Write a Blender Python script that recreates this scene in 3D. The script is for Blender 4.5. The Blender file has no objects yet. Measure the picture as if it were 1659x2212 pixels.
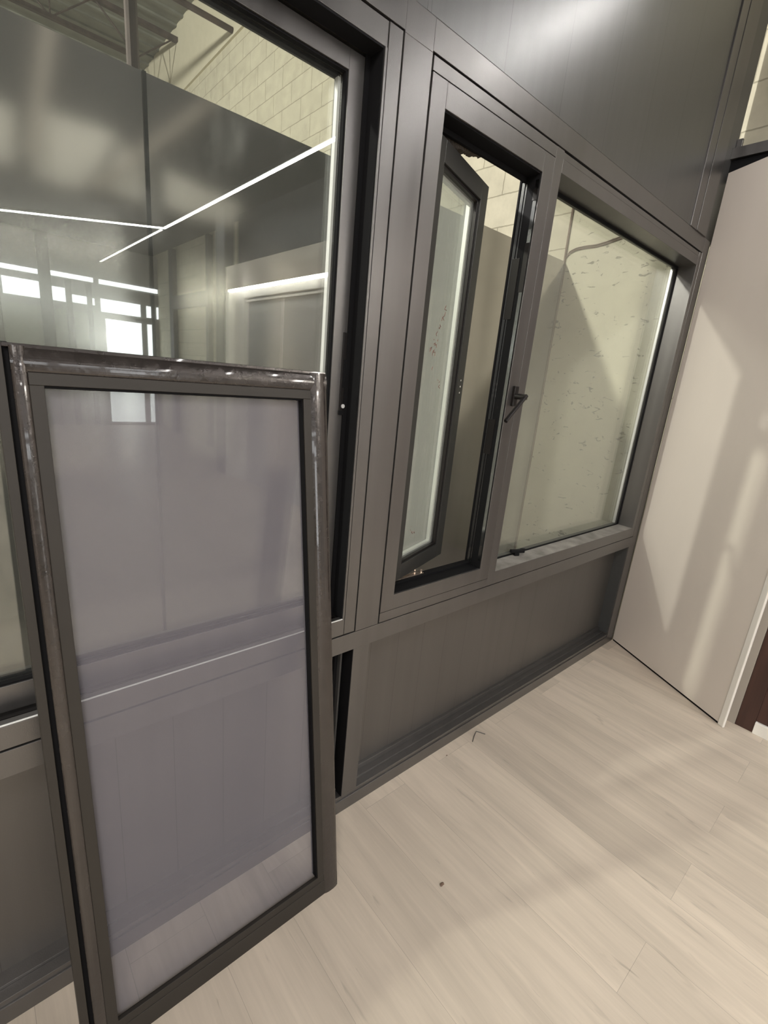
import bpy, bmesh, math, random
from mathutils import Vector, Matrix

# ------------------------------------------------------------------ camera, world, exposure
sc = bpy.context.scene
col = sc.collection
random.seed(7)

CAM = (-2.830, -0.964, 1.400)
R_CAM = ((0.75645, -0.64776, 0.09062),     # camera right
         (-0.10980, -0.26232, -0.95870),   # camera down
         (0.64478, 0.71526, -0.26956))     # camera forward
cd = bpy.data.cameras.new('camera')
cd.sensor_fit = 'HORIZONTAL'
cd.sensor_width = 36.0
cd.lens = 1024.98 * 36.0 / 1659.0
cd.clip_start = 0.02
cd.clip_end = 100
cam = bpy.data.objects.new('camera', cd)
col.objects.link(cam)
r0, r1, r2 = (Vector(v) for v in R_CAM)
m = Matrix.Identity(4)
for i in range(3):
    m[i][0] = r0[i]; m[i][1] = -r1[i]; m[i][2] = -r2[i]; m[i][3] = CAM[i]
cam.matrix_world = m
sc.camera = cam

sc.view_settings.view_transform = 'Standard'
sc.view_settings.look = 'None'
sc.view_settings.exposure = 0.10
sc.view_settings.gamma = 1.0
sc.view_settings.use_curve_mapping = False
try:
    sc.cycles.transparent_max_bounces = 32
    sc.cycles.max_bounces = 10
except Exception:
    pass

LED = 70.0          # strength of the ceiling strips
LED_PORTAL = 45.0   # strip over the grey door
DAY = 7.5           # daylight in the far shop front
HALL_LAMP = 3300.0   # warehouse lamp, W
HALL_FILL = 88.0
WORLD = 0.03

w = bpy.data.worlds.new('world'); sc.world = w; w.use_nodes = True
bg = w.node_tree.nodes['Background']
bg.inputs[0].default_value = (0.80, 0.82, 0.80, 1); bg.inputs[1].default_value = WORLD


def lamp(name, kind, loc, energy, color=(1, 1, 1), size=0.2, size_y=None, rot=None):
    l = bpy.data.lights.new(name, kind); l.energy = energy; l.color = color
    if kind == 'AREA':
        l.size = size
        if size_y: l.shape = 'RECTANGLE'; l.size_y = size_y
    else:
        l.shadow_soft_size = size
    o = bpy.data.objects.new(name, l); col.objects.link(o); o.location = loc
    if rot: o.rotation_euler = rot
    return o


# high lamp in the warehouse aisle: shines over the inner partition, through the windows
lamp('warehouse_lamp_light', 'POINT', (-9.3, 2.92, 5.29), HALL_LAMP, (1.0, 0.97, 0.90), 0.16)
# unseen fill lights added to brighten the block wall and the aisle
lamp('warehouse_fill_light', 'AREA', (-3.0, 5.5, 6.0), HALL_FILL * 0.5, (1.0, 0.96, 0.86), 2.5, 1.0)
lamp('aisle_fill_light', 'AREA', (-0.6, 0.60, 4.6), HALL_FILL * 0.08, (1.0, 0.95, 0.84), 1.6, 0.35)
# added fill light out of view above the partition, brightens the wall back
lamp('wall_back_fill', 'AREA', (-2.25, 0.93, 2.75), 12, (1.0, 0.98, 0.92), 0.9, 0.12, (math.radians(-70), 0, 0))
# added unseen fill lights for the showroom, over and behind the photographer
lamp('showroom_fill_light', 'AREA', (-3.9, -4.2, 3.2), 90, (1.0, 0.955, 0.90), 1.2, 1.2)
lamp('showroom_corner_fill', 'AREA', (-3.5, -1.6, 3.1), 38, (1.0, 0.955, 0.90), 0.6, 0.6,
     tuple(Vector((3.1, 1.3, -2.0)).to_track_quat('-Z', 'Y').to_euler()))
lamp('showroom_back_fill', 'AREA', (-5.0, -5.5, 3.2), 45, (1.0, 0.98, 0.95), 1.5, 1.5)


# ------------------------------------------------------------------ materials
def new_mat(name):
    mt = bpy.data.materials.new(name); mt.use_nodes = True
    nt = mt.node_tree; nt.nodes.clear()
    out = nt.nodes.new('ShaderNodeOutputMaterial')
    return mt, nt, out


def N(nt, t, **kw):
    n = nt.nodes.new(t)
    for k, v in kw.items():
        if k.startswith('i_'):
            key = k[2:].replace('_', ' ')
            n.inputs[int(key) if key.isdigit() else key].default_value = v
        else:
            setattr(n, k, v)
    return n


def L(nt, a, b): nt.links.new(a, b)


def principled(name, color, rough=0.5, metal=0.0, noise=0.0, nscale=(8, 8, 8), rvar=0.0, bump=0.0, bscale=200, spec=0.5, coat=0.0):
    mt, nt, out = new_mat(name)
    p = N(nt, 'ShaderNodeBsdfPrincipled')
    p.inputs['Base Color'].default_value = (*color, 1)
    p.inputs['Roughness'].default_value = rough
    p.inputs['Metallic'].default_value = metal
    p.inputs['Specular IOR Level'].default_value = spec
    p.inputs['Coat Weight'].default_value = coat
    L(nt, p.outputs[0], out.inputs[0])
    tc = N(nt, 'ShaderNodeTexCoord')
    if noise or rvar:
        mp = N(nt, 'ShaderNodeMapping'); mp.inputs['Scale'].default_value = nscale
        L(nt, tc.outputs['Object'], mp.inputs[0])
        nz = N(nt, 'ShaderNodeTexNoise', i_Scale=1.0, i_Detail=5.0)
        L(nt, mp.outputs[0], nz.inputs['Vector'])
        if noise:
            rp = N(nt, 'ShaderNodeMapRange', i_1=0.3, i_2=0.7, i_3=1 - noise, i_4=1 + noise)
            L(nt, nz.outputs['Fac'], rp.inputs[0])
            mx = N(nt, 'ShaderNodeVectorMath', operation='SCALE')
            mx.inputs[0].default_value = color
            L(nt, rp.outputs[0], mx.inputs['Scale'])
            L(nt, mx.outputs[0], p.inputs['Base Color'])
        if rvar:
            rr = N(nt, 'ShaderNodeMapRange', i_1=0.3, i_2=0.7, i_3=rough - rvar, i_4=rough + rvar)
            L(nt, nz.outputs['Fac'], rr.inputs[0]); L(nt, rr.outputs[0], p.inputs['Roughness'])
    if bump:
        nb = N(nt, 'ShaderNodeTexNoise', i_Scale=bscale, i_Detail=3.0)
        L(nt, tc.outputs['Object'], nb.inputs['Vector'])
        bp = N(nt, 'ShaderNodeBump', i_Strength=bump, i_Distance=0.002)
        L(nt, nb.outputs['Fac'], bp.inputs['Height']); L(nt, bp.outputs[0], p.inputs['Normal'])
    return mt


def metal_panel(name, color, rough, metal, seam_w, seam_off, dirt=0.06):
    """coated aluminium sheet: vertical streaks and thin upright joints"""
    mt, nt, out = new_mat(name)
    p = N(nt, 'ShaderNodeBsdfPrincipled', i_Metallic=metal)
    L(nt, p.outputs[0], out.inputs[0])
    tc = N(nt, 'ShaderNodeTexCoord')
    mp = N(nt, 'ShaderNodeMapping'); mp.inputs['Scale'].default_value = (26, 26, 0.8)
    L(nt, tc.outputs['Object'], mp.inputs[0])
    nz = N(nt, 'ShaderNodeTexNoise', i_Scale=1.0, i_Detail=6.0)
    L(nt, mp.outputs[0], nz.inputs['Vector'])
    sx = N(nt, 'ShaderNodeSeparateXYZ'); L(nt, tc.outputs['Object'], sx.inputs[0])
    a = N(nt, 'ShaderNodeMath', operation='ADD', i_1=50 + seam_off); L(nt, sx.outputs[0], a.inputs[0])
    b = N(nt, 'ShaderNodeMath', operation='MODULO', i_1=seam_w); L(nt, a.outputs[0], b.inputs[0])
    c = N(nt, 'ShaderNodeMath', operation='LESS_THAN', i_1=0.0013); L(nt, b.outputs[0], c.inputs[0])
    rp = N(nt, 'ShaderNodeMapRange', i_1=0.3, i_2=0.75, i_3=1 - dirt, i_4=1 + dirt)
    L(nt, nz.outputs['Fac'], rp.inputs[0])
    s = N(nt, 'ShaderNodeMath', operation='MULTIPLY', i_1=-0.35); L(nt, c.outputs[0], s.inputs[0])
    t = N(nt, 'ShaderNodeMath', operation='ADD'); L(nt, rp.outputs[0], t.inputs[0]); L(nt, s.outputs[0], t.inputs[1])
    mx = N(nt, 'ShaderNodeVectorMath', operation='SCALE'); mx.inputs[0].default_value = color
    L(nt, t.outputs[0], mx.inputs['Scale']); L(nt, mx.outputs[0], p.inputs['Base Color'])
    rr = N(nt, 'ShaderNodeMapRange', i_1=0.3, i_2=0.75, i_3=rough - 0.02, i_4=rough + 0.02)
    L(nt, nz.outputs['Fac'], rr.inputs[0]); L(nt, rr.outputs[0], p.inputs['Roughness'])
    nb = N(nt, 'ShaderNodeTexNoise', i_Scale=350.0, i_Detail=2.0); L(nt, tc.outputs['Object'], nb.inputs['Vector'])
    bp = N(nt, 'ShaderNodeBump', i_Strength=0.10, i_Distance=0.001)
    L(nt, nb.outputs['Fac'], bp.inputs['Height']); L(nt, bp.outputs[0], p.inputs['Normal'])
    return mt


def emission(name, color, strength):
    mt, nt, out = new_mat(name)
    e = N(nt, 'ShaderNodeEmission', i_Strength=strength); e.inputs[0].default_value = (*color, 1)
    L(nt, e.outputs[0], out.inputs[0])
    return mt


def glass(name, tint=(0.965, 0.972, 0.958), ior=1.55, dust=0.02, smudge=0.0):
    mt, nt, out = new_mat(name)
    fr = N(nt, 'ShaderNodeFresnel')
    gb = N(nt, 'ShaderNodeNewGeometry')          # same reflectance on the way in and out of the pane
    io = N(nt, 'ShaderNodeMapRange', i_1=0.0, i_2=1.0, i_3=ior, i_4=1.0 / ior)
    L(nt, gb.outputs['Backfacing'], io.inputs[0]); L(nt, io.outputs[0], fr.inputs['IOR'])
    tr = N(nt, 'ShaderNodeBsdfTransparent'); tr.inputs[0].default_value = (*tint, 1)
    gl = N(nt, 'ShaderNodeBsdfGlossy', i_Roughness=0.0); gl.inputs[0].default_value = (0.97, 1.0, 0.98, 1)
    m1 = N(nt, 'ShaderNodeMixShader'); L(nt, fr.outputs[0], m1.inputs[0]); L(nt, tr.outputs[0], m1.inputs[1]); L(nt, gl.outputs[0], m1.inputs[2])
    df = N(nt, 'ShaderNodeBsdfDiffuse'); df.inputs[0].default_value = (0.75, 0.77, 0.74, 1)
    tc = N(nt, 'ShaderNodeTexCoord')
    mp = N(nt, 'ShaderNodeMapping'); mp.inputs['Scale'].default_value = (7, 7, 3); mp.inputs['Rotation'].default_value = (0, 0.5, 0)
    L(nt, tc.outputs['Object'], mp.inputs[0])
    nz = N(nt, 'ShaderNodeTexNoise', i_Scale=1.0, i_Detail=8.0, i_Roughness=0.65); L(nt, mp.outputs[0], nz.inputs['Vector'])
    rp = N(nt, 'ShaderNodeMapRange', i_1=0.60, i_2=0.85, i_3=dust, i_4=dust + smudge); L(nt, nz.outputs['Fac'], rp.inputs[0])
    m2 = N(nt, 'ShaderNodeMixShader'); L(nt, rp.outputs[0], m2.inputs[0]); L(nt, m1.outputs[0], m2.inputs[1]); L(nt, df.outputs[0], m2.inputs[2])
    L(nt, m2.outputs[0], out.inputs[0])
    return mt


def mesh_cloth(name):
    """fine insect mesh: partly see-through, too fine to resolve"""
    mt, nt, out = new_mat(name)
    tr = N(nt, 'ShaderNodeBsdfTransparent')
    df = N(nt, 'ShaderNodeBsdfDiffuse'); df.inputs[0].default_value = (0.26, 0.248, 0.282, 1)
    mx = N(nt, 'ShaderNodeMixShader'); mx.inputs[0].default_value = 0.47; L(nt, tr.outputs[0], mx.inputs[1]); L(nt, df.outputs[0], mx.inputs[2])
    L(nt, mx.outputs[0], out.inputs[0])
    return mt


def floor_mat():
    mt, nt, out = new_mat('pale oak planks')
    p = N(nt, 'ShaderNodeBsdfPrincipled', i_Roughness=0.42); L(nt, p.outputs[0], out.inputs[0])
    p.inputs['Specular IOR Level'].default_value = 0.35
    tc = N(nt, 'ShaderNodeTexCoord')
    sx = N(nt, 'ShaderNodeSeparateXYZ'); L(nt, tc.outputs['Object'], sx.inputs[0])
    cb = N(nt, 'ShaderNodeCombineXYZ')
    ay = N(nt, 'ShaderNodeMath', operation='ADD', i_1=20.33); L(nt, sx.outputs[1], ay.inputs[0])
    ax = N(nt, 'ShaderNodeMath', operation='ADD', i_1=20.0 + 0.053); L(nt, sx.outputs[0], ax.inputs[0])
    L(nt, ay.outputs[0], cb.inputs[0]); L(nt, ax.outputs[0], cb.inputs[1])
    br = N(nt, 'ShaderNodeTexBrick', offset=0.37, squash=1.0)
    br.inputs['Color1'].default_value = (0.0, 0.0, 0.0, 1); br.inputs['Color2'].default_value = (1, 1, 1, 1)
    br.inputs['Mortar'].default_value = (0.2, 0.2, 0.2, 1)
    br.inputs['Scale'].default_value = 1.0; br.inputs['Mortar Size'].default_value = 0.0007
    br.inputs['Mortar Smooth'].default_value = 0.2; br.inputs['Bias'].default_value = 0.0
    br.inputs['Brick Width'].default_value = 1.22; br.inputs['Row Height'].default_value = 0.181
    L(nt, cb.outputs[0], br.inputs[0])
    # broad grain along y
    mp = N(nt, 'ShaderNodeMapping'); mp.inputs['Scale'].default_value = (13, 1.3, 1); L(nt, tc.outputs['Object'], mp.inputs[0])
    # shift grain per plank
    sh = N(nt, 'ShaderNodeVectorMath', operation='SCALE'); sh.inputs['Scale'].default_value = 37.0
    L(nt, br.outputs['Color'], sh.inputs[0])
    ad = N(nt, 'ShaderNodeVectorMath', operation='ADD'); L(nt, mp.outputs[0], ad.inputs[0]); L(nt, sh.outputs[0], ad.inputs[1])
    g1 = N(nt, 'ShaderNodeTexNoise', i_Scale=1.0, i_Detail=6.0, i_Roughness=0.6, i_Distortion=0.8); L(nt, ad.outputs[0], g1.inputs['Vector'])
    mp2 = N(nt, 'ShaderNodeMapping'); mp2.inputs['Scale'].default_value = (90, 4, 1); L(nt, tc.outputs['Object'], mp2.inputs[0])
    g2 = N(nt, 'ShaderNodeTexNoise', i_Scale=1.0, i_Detail=4.0, i_Roughness=0.6); L(nt, mp2.outputs[0], g2.inputs['Vector'])
    # dark flecks
    mp3 = N(nt, 'ShaderNodeMapping'); mp3.inputs['Scale'].default_value = (30, 4.5, 1); L(nt, tc.outputs['Object'], mp3.inputs[0])
    g3 = N(nt, 'ShaderNodeTexNoise', i_Scale=1.0, i_Detail=3.0, i_Distortion=1.2); L(nt, mp3.outputs[0], g3.inputs['Vector'])
    r1_ = N(nt, 'ShaderNodeMapRange', i_1=0.3, i_2=0.7, i_3=0.83, i_4=1.08); L(nt, g1.outputs['Fac'], r1_.inputs[0])
    r2_ = N(nt, 'ShaderNodeMapRange', i_1=0.3, i_2=0.7, i_3=0.95, i_4=1.04); L(nt, g2.outputs['Fac'], r2_.inputs[0])
    r3_ = N(nt, 'ShaderNodeMapRange', i_1=0.66, i_2=0.80, i_3=1.0, i_4=0.68); L(nt, g3.outputs['Fac'], r3_.inputs[0])
    r4_ = N(nt, 'ShaderNodeMapRange', i_1=0.0, i_2=1.0, i_3=0.93, i_4=1.06); L(nt, br.outputs['Color'], r4_.inputs[0])
    m1 = N(nt, 'ShaderNodeMath', operation='MULTIPLY'); L(nt, r1_.outputs[0], m1.inputs[0]); L(nt, r2_.outputs[0], m1.inputs[1])
    m2 = N(nt, 'ShaderNodeMath', operation='MULTIPLY'); L(nt, m1.outputs[0], m2.inputs[0]); L(nt, r3_.outputs[0], m2.inputs[1])
    m3 = N(nt, 'ShaderNodeMath', operation='MULTIPLY'); L(nt, m2.outputs[0], m3.inputs[0]); L(nt, r4_.outputs[0], m3.inputs[1])
    mo = N(nt, 'ShaderNodeMath', operation='MULTIPLY', i_1=-0.22); L(nt, br.outputs['Fac'], mo.inputs[0])
    m4 = N(nt, 'ShaderNodeMath', operation='ADD'); L(nt, m3.outputs[0], m4.inputs[0]); L(nt, mo.outputs[0], m4.inputs[1])
    cl = N(nt, 'ShaderNodeVectorMath', operation='SCALE'); cl.inputs[0].default_value = (0.600, 0.522, 0.432)
    L(nt, m4.outputs[0], cl.inputs['Scale']); L(nt, cl.outputs[0], p.inputs['Base Color'])
    bp = N(nt, 'ShaderNodeBump', i_Strength=0.12, i_Distance=0.002); L(nt, m4.outputs[0], bp.inputs['Height']); L(nt, bp.outputs[0], p.inputs['Normal'])
    return mt


def block_mat():
    mt, nt, out = new_mat('painted concrete block')
    p = N(nt, 'ShaderNodeBsdfPrincipled', i_Roughness=0.75); L(nt, p.outputs[0], out.inputs[0])
    tc = N(nt, 'ShaderNodeTexCoord')
    sx = N(nt, 'ShaderNodeSeparateXYZ'); L(nt, tc.outputs['Object'], sx.inputs[0])
    cb = N(nt, 'ShaderNodeCombineXYZ')
    a = N(nt, 'ShaderNodeMath', operation='ADD', i_1=43.0 - 1.631); L(nt, sx.outputs[1], a.inputs[0])
    b = N(nt, 'ShaderNodeMath', operation='ADD', i_1=43.6 - 2.585); L(nt, sx.outputs[2], b.inputs[0])
    L(nt, a.outputs[0], cb.inputs[0]); L(nt, b.outputs[0], cb.inputs[1])
    br = N(nt, 'ShaderNodeTexBrick', offset=0.5)
    br.inputs['Color1'].default_value = (0.595, 0.560, 0.440, 1); br.inputs['Color2'].default_value = (0.570, 0.535, 0.415, 1)
    br.inputs['Mortar'].default_value = (0.34, 0.315, 0.235, 1); br.inputs['Scale'].default_value = 1.0
    br.inputs['Mortar Size'].default_value = 0.0055; br.inputs['Mortar Smooth'].default_value = 0.7
    br.inputs['Brick Width'].default_value = 0.43; br.inputs['Row Height'].default_value = 0.218
    nd = N(nt, 'ShaderNodeTexNoise', i_Scale=14.0, i_Detail=3.0); L(nt, tc.outputs['Object'], nd.inputs['Vector'])
    sc_ = N(nt, 'ShaderNodeVectorMath', operation='SCALE'); sc_.inputs['Scale'].default_value = 0.012; L(nt, nd.outputs['Color'], sc_.inputs[0])
    ad = N(nt, 'ShaderNodeVectorMath', operation='ADD'); L(nt, cb.outputs[0], ad.inputs[0]); L(nt, sc_.outputs[0], ad.inputs[1])
    L(nt, ad.outputs[0], br.inputs[0])
    nz = N(nt, 'ShaderNodeTexNoise', i_Scale=7.0, i_Detail=7.0, i_Roughness=0.6); L(nt, tc.outputs['Object'], nz.inputs['Vector'])
    rp = N(nt, 'ShaderNodeMapRange', i_1=0.3, i_2=0.7, i_3=0.88, i_4=1.08); L(nt, nz.outputs['Fac'], rp.inputs[0])
    mx = N(nt, 'ShaderNodeVectorMath', operation='SCALE'); L(nt, br.outputs['Color'], mx.inputs[0]); L(nt, rp.outputs[0], mx.inputs['Scale'])
    L(nt, mx.outputs[0], p.inputs['Base Color'])
    iv = N(nt, 'ShaderNodeMath', operation='SUBTRACT', i_0=1.0); L(nt, br.outputs['Fac'], iv.inputs[1])
    nf = N(nt, 'ShaderNodeTexNoise', i_Scale=60.0, i_Detail=3.0); L(nt, tc.outputs['Object'], nf.inputs['Vector'])
    h = N(nt, 'ShaderNodeMath', operation='MULTIPLY_ADD', i_1=0.35); L(nt, nf.outputs['Fac'], h.inputs[0]); L(nt, iv.outputs[0], h.inputs[2])
    bp = N(nt, 'ShaderNodeBump', i_Strength=0.45, i_Distance=0.006); L(nt, h.outputs[0], bp.inputs['Height']); L(nt, bp.outputs[0], p.inputs['Normal'])
    return mt


def stucco_mat():
    mt, nt, out = new_mat('pitted cream render')
    p = N(nt, 'ShaderNodeBsdfPrincipled', i_Roughness=0.8); L(nt, p.outputs[0], out.inputs[0])
    tc = N(nt, 'ShaderNodeTexCoord')
    n1 = N(nt, 'ShaderNodeTexNoise', i_Scale=3.2, i_Detail=5.0, i_Roughness=0.6); L(nt, tc.outputs['Object'], n1.inputs['Vector'])
    mp = N(nt, 'ShaderNodeMapping'); mp.inputs['Scale'].default_value = (24, 17, 34); L(nt, tc.outputs['Object'], mp.inputs[0])
    n2 = N(nt, 'ShaderNodeTexNoise', i_Scale=1.0, i_Detail=3.0, i_Roughness=0.55, i_Distortion=1.0); L(nt, mp.outputs[0], n2.inputs['Vector'])
    # pits cluster in bands
    mb = N(nt, 'ShaderNodeMapping'); mb.inputs['Scale'].default_value = (0.8, 0.8, 2.6); L(nt, tc.outputs['Object'], mb.inputs[0])
    n3 = N(nt, 'ShaderNodeTexNoise', i_Scale=1.0, i_Detail=2.0); L(nt, mb.outputs[0], n3.inputs['Vector'])
    th = N(nt, 'ShaderNodeMapRange', i_1=0.35, i_2=0.68, i_3=0.335, i_4=0.405); L(nt, n3.outputs['Fac'], th.inputs[0])
    ls = N(nt, 'ShaderNodeMath', operation='SUBTRACT'); L(nt, th.outputs[0], ls.inputs[0]); L(nt, n2.outputs['Fac'], ls.inputs[1])
    pit = N(nt, 'ShaderNodeMapRange', i_1=0.0, i_2=0.03, i_3=0.0, i_4=1.0); L(nt, ls.outputs[0], pit.inputs[0])
    rp = N(nt, 'ShaderNodeMapRange', i_1=0.3, i_2=0.7, i_3=0.90, i_4=1.08); L(nt, n1.outputs['Fac'], rp.inputs[0])
    pd = N(nt, 'ShaderNodeMath', operation='MULTIPLY_ADD', i_1=-0.6, i_2=1.0); L(nt, pit.outputs[0], pd.inputs[0])
    mm = N(nt, 'ShaderNodeMath', operation='MULTIPLY'); L(nt, rp.outputs[0], mm.inputs[0]); L(nt, pd.outputs[0], mm.inputs[1])
    mx = N(nt, 'ShaderNodeVectorMath', operation='SCALE'); mx.inputs[0].default_value = (0.64, 0.61, 0.475); L(nt, mm.outputs[0], mx.inputs['Scale'])
    L(nt, mx.outputs[0], p.inputs['Base Color'])
    bp = N(nt, 'ShaderNodeBump', i_Strength=0.35, i_Distance=0.004); L(nt, mm.outputs[0], bp.inputs['Height']); L(nt, bp.outputs[0], p.inputs['Normal'])
    return mt


M = {}
M['alu'] = principled('grey coated aluminium', (0.168, 0.162, 0.159), 0.33, 0.80, noise=0.06, nscale=(20, 20, 1.2), rvar=0.04, bump=0.08, bscale=420)
M['panel'] = metal_panel('grey aluminium sheet', (0.150, 0.150, 0.149), 0.35, 0.84, 0.27, 0.02)
M['lowpanel'] = metal_panel('grey aluminium lower sheet', (0.150, 0.142, 0.134), 0.40, 0.70, 0.125, 0.03)
M['partition'] = principled('satin grey partition sheet', (0.42, 0.40, 0.39), 0.16, 0.80, noise=0.05, nscale=(9, 9, 1))
M['dark'] = principled('dark grey frame', (0.075, 0.078, 0.080), 0.42, 0.4)
M['darkalu'] = principled('charcoal aluminium', (0.13, 0.128, 0.125), 0.38, 0.6)
M['black'] = principled('black rubber', (0.006, 0.006, 0.007), 0.7, spec=0.15)
M['blackmetal'] = principled('black metal', (0.016, 0.014, 0.014), 0.36, 0.4)
M['film'] = principled('film wrapped brown profile', (0.050, 0.043, 0.040), 0.22, 0.5, noise=0.12, nscale=(30, 30, 30), rvar=0.07, bump=0.40, bscale=75, coat=0.5)
M['bead'] = principled('matt brown bead', (0.028, 0.024, 0.020), 0.48, 0.2, noise=0.08)
M['silver'] = principled('silver spacer', (0.85, 0.86, 0.86), 0.35, 0.35)
M['steel'] = principled('brushed steel strip', (0.40, 0.41, 0.42), 0.16, 1.0)
M['beige'] = principled('beige painted board', (0.76, 0.70, 0.64), 0.55, 0.0, noise=0.03, nscale=(3, 3, 1), bump=0.05, bscale=500)
M['white'] = principled('white edge trim', (0.90, 0.88, 0.83), 0.35, 0.0)
M['greyjamb'] = principled('taupe jamb', (0.42, 0.385, 0.34), 0.5)
M['brown'] = principled('dark brown wood', (0.060, 0.026, 0.020), 0.32, 0.0, noise=0.3, nscale=(30, 30, 2))
M['block'] = block_mat()
M['stucco'] = stucco_mat()
M['plaster'] = principled('smooth cream plaster', (0.62, 0.58, 0.45), 0.8, noise=0.04)
M['deck'] = principled('grey green roof deck', (0.20, 0.205, 0.175), 0.7, 0.1, noise=0.15, nscale=(4, 4, 4))
M['rust'] = principled('rusty brown steel', (0.075, 0.055, 0.048), 0.6, 0.3, noise=0.3, nscale=(9, 9, 9))
M['ceil'] = principled('dark ceiling', (0.025, 0.027, 0.028), 0.7)
M['floor'] = floor_mat()
M['conc'] = principled('concrete floor', (0.52, 0.48, 0.44), 0.6, noise=0.1)
M['glass'] = glass('window glass', dust=0.010, smudge=0.06)
M['glass2'] = glass('clear glass', tint=(0.975, 0.98, 0.965), dust=0.02, smudge=0.05)
M['glass3'] = glass('dusty sash glass', tint=(0.93, 0.94, 0.91), dust=0.13, smudge=0.08)
M['sash'] = principled('dark sash aluminium', (0.052, 0.052, 0.050), 0.36, 0.5)
M['marker'] = principled('brown marker', (0.13, 0.045, 0.035), 0.7)
M['mesh'] = mesh_cloth('insect mesh')
M['led'] = emission('led light', (1.0, 0.97, 0.94), LED)
M['led2'] = emission('portal led light', (1.0, 0.96, 0.90), LED_PORTAL)
M['led3'] = emission('dim led light', (1.0, 0.97, 0.94), 9.0)
M['darkpost'] = principled('dark painted post', (0.07, 0.072, 0.075), 0.6)
M['day'] = emission('daylight pane', (0.95, 0.98, 1.0), DAY)
M['pale'] = principled('pale green board', (0.50, 0.53, 0.46), 0.5)
M['doorgrey'] = principled('grey door leaf', (0.40, 0.40, 0.40), 0.45)
M['conduit'] = principled('brown conduit', (0.16, 0.105, 0.075), 0.6)
M['seam'] = principled('brown corner bead', (0.20, 0.14, 0.10), 0.7)
M['foam'] = principled('torn foam seal', (0.055, 0.045, 0.036), 0.8, noise=0.5, nscale=(60, 60, 60))
M['tape'] = principled('brassy steel stay', (0.62, 0.52, 0.44), 0.25, 0.8, noise=0.3, nscale=(50, 50, 50))
M['reflboard'] = principled('white reflection board', (0.80, 0.79, 0.74), 0.6)


# ------------------------------------------------------------------ geometry helpers
def bx(bm, x0, x1, y0, y1, z0, z1, bev=0.0):
    if x1 < x0: x0, x1 = x1, x0
    if y1 < y0: y0, y1 = y1, y0
    if z1 < z0: z0, z1 = z1, z0
    vs = [bm.verts.new((x, y, z)) for x in (x0, x1) for y in (y0, y1) for z in (z0, z1)]
    f = [(0, 1, 3, 2), (4, 6, 7, 5), (0, 4, 5, 1), (2, 3, 7, 6), (0, 2, 6, 4), (1, 5, 7, 3)]
    fs = [bm.faces.new([vs[i] for i in q]) for q in f]
    if bev:
        es = list({e for q in fs for e in q.edges})
        bmesh.ops.bevel(bm, geom=es, offset=bev, segments=2, affect='EDGES', profile=0.5)


def tube(bm, pts, r, seg=12, cap=True):
    """round tube along a poly line"""
    pts = [Vector(p) for p in pts]
    rings = []
    up = None
    for i, p in enumerate(pts):
        d = (pts[min(i + 1, len(pts) - 1)] - pts[max(i - 1, 0)]).normalized()
        if up is None:
            up = Vector((0, 0, 1)) if abs(d.z) < 0.9 else Vector((0, 1, 0))
        a = d.cross(up).normalized(); b = d.cross(a).normalized(); up = -b if (-b).dot(up) > 0 else b
        rings.append([bm.verts.new(p + r * (math.cos(2 * math.pi * k / seg) * a + math.sin(2 * math.pi * k / seg) * b)) for k in range(seg)])
    for i in range(len(rings) - 1):
        for k in range(seg):
            bm.faces.new((rings[i][k], rings[i][(k + 1) % seg], rings[i + 1][(k + 1) % seg], rings[i + 1][k]))
    if cap:
        bm.faces.new(list(reversed(rings[0]))); bm.faces.new(rings[-1])


def prism(bm, poly, axis, a, b):
    """extrude a 2-D polygon along an axis ('x','y','z')"""
    def P(u, v, t):
        return {'x': (t, u, v), 'y': (u, t, v), 'z': (u, v, t)}[axis]
    A = [bm.verts.new(P(u, v, a)) for u, v in poly]; B = [bm.verts.new(P(u, v, b)) for u, v in poly]
    n = len(poly)
    bm.faces.new(A); bm.faces.new(list(reversed(B)))
    for i in range(n):
        bm.faces.new((A[i], B[i], B[(i + 1) % n], A[(i + 1) % n]))


def obj(name, bm, mat, parent=None, smooth=False):
    bmesh.ops.recalc_face_normals(bm, faces=bm.faces)
    me = bpy.data.meshes.new(name); bm.to_mesh(me); bm.free()
    me.materials.append(mat)
    if smooth:
        for p in me.polygons: p.use_smooth = True
    o = bpy.data.objects.new(name, me); col.objects.link(o)
    if parent: o.parent = parent
    return o


def boxes(name, lst, mat, parent=None, bev=0.0008):
    bm = bmesh.new()
    for b in lst: bx(bm, *b, bev=bev)
    return obj(name, bm, mat, parent)


def empty(name, loc=(0, 0, 0), rot=(0, 0, 0)):
    o = bpy.data.objects.new(name, None); col.objects.link(o); o.location = loc; o.rotation_euler = rot
    o.empty_display_size = 0.05
    return o


def tag(o, label, cat, group=None):
    o['label'] = label; o['category'] = cat
    if group: o['group'] = group
    return o


def struct(o, label=None, cat=None):
    o['kind'] = 'structure'
    if label: o['label'] = label
    if cat: o['category'] = cat
    return o


XL = -4.6        # how far the metal wall runs to the left of the picture
XSIDE = -0.338   # plane of the side wall with the grey door

# ------------------------------------------------------------------ floor and shells
fl = struct(boxes('floor', [(-6.5, 0.6, -10.2, 0.02, -0.06, 0.0)], M['floor'], bev=0), 'pale oak plank floor of the showroom', 'floor')
struct(boxes('floor', [(-14, 0.39, 0.02, 20, -0.06, -0.002)], M['conc'], bev=0), 'bare concrete floor of the aisle behind the windows', 'floor')

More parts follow.
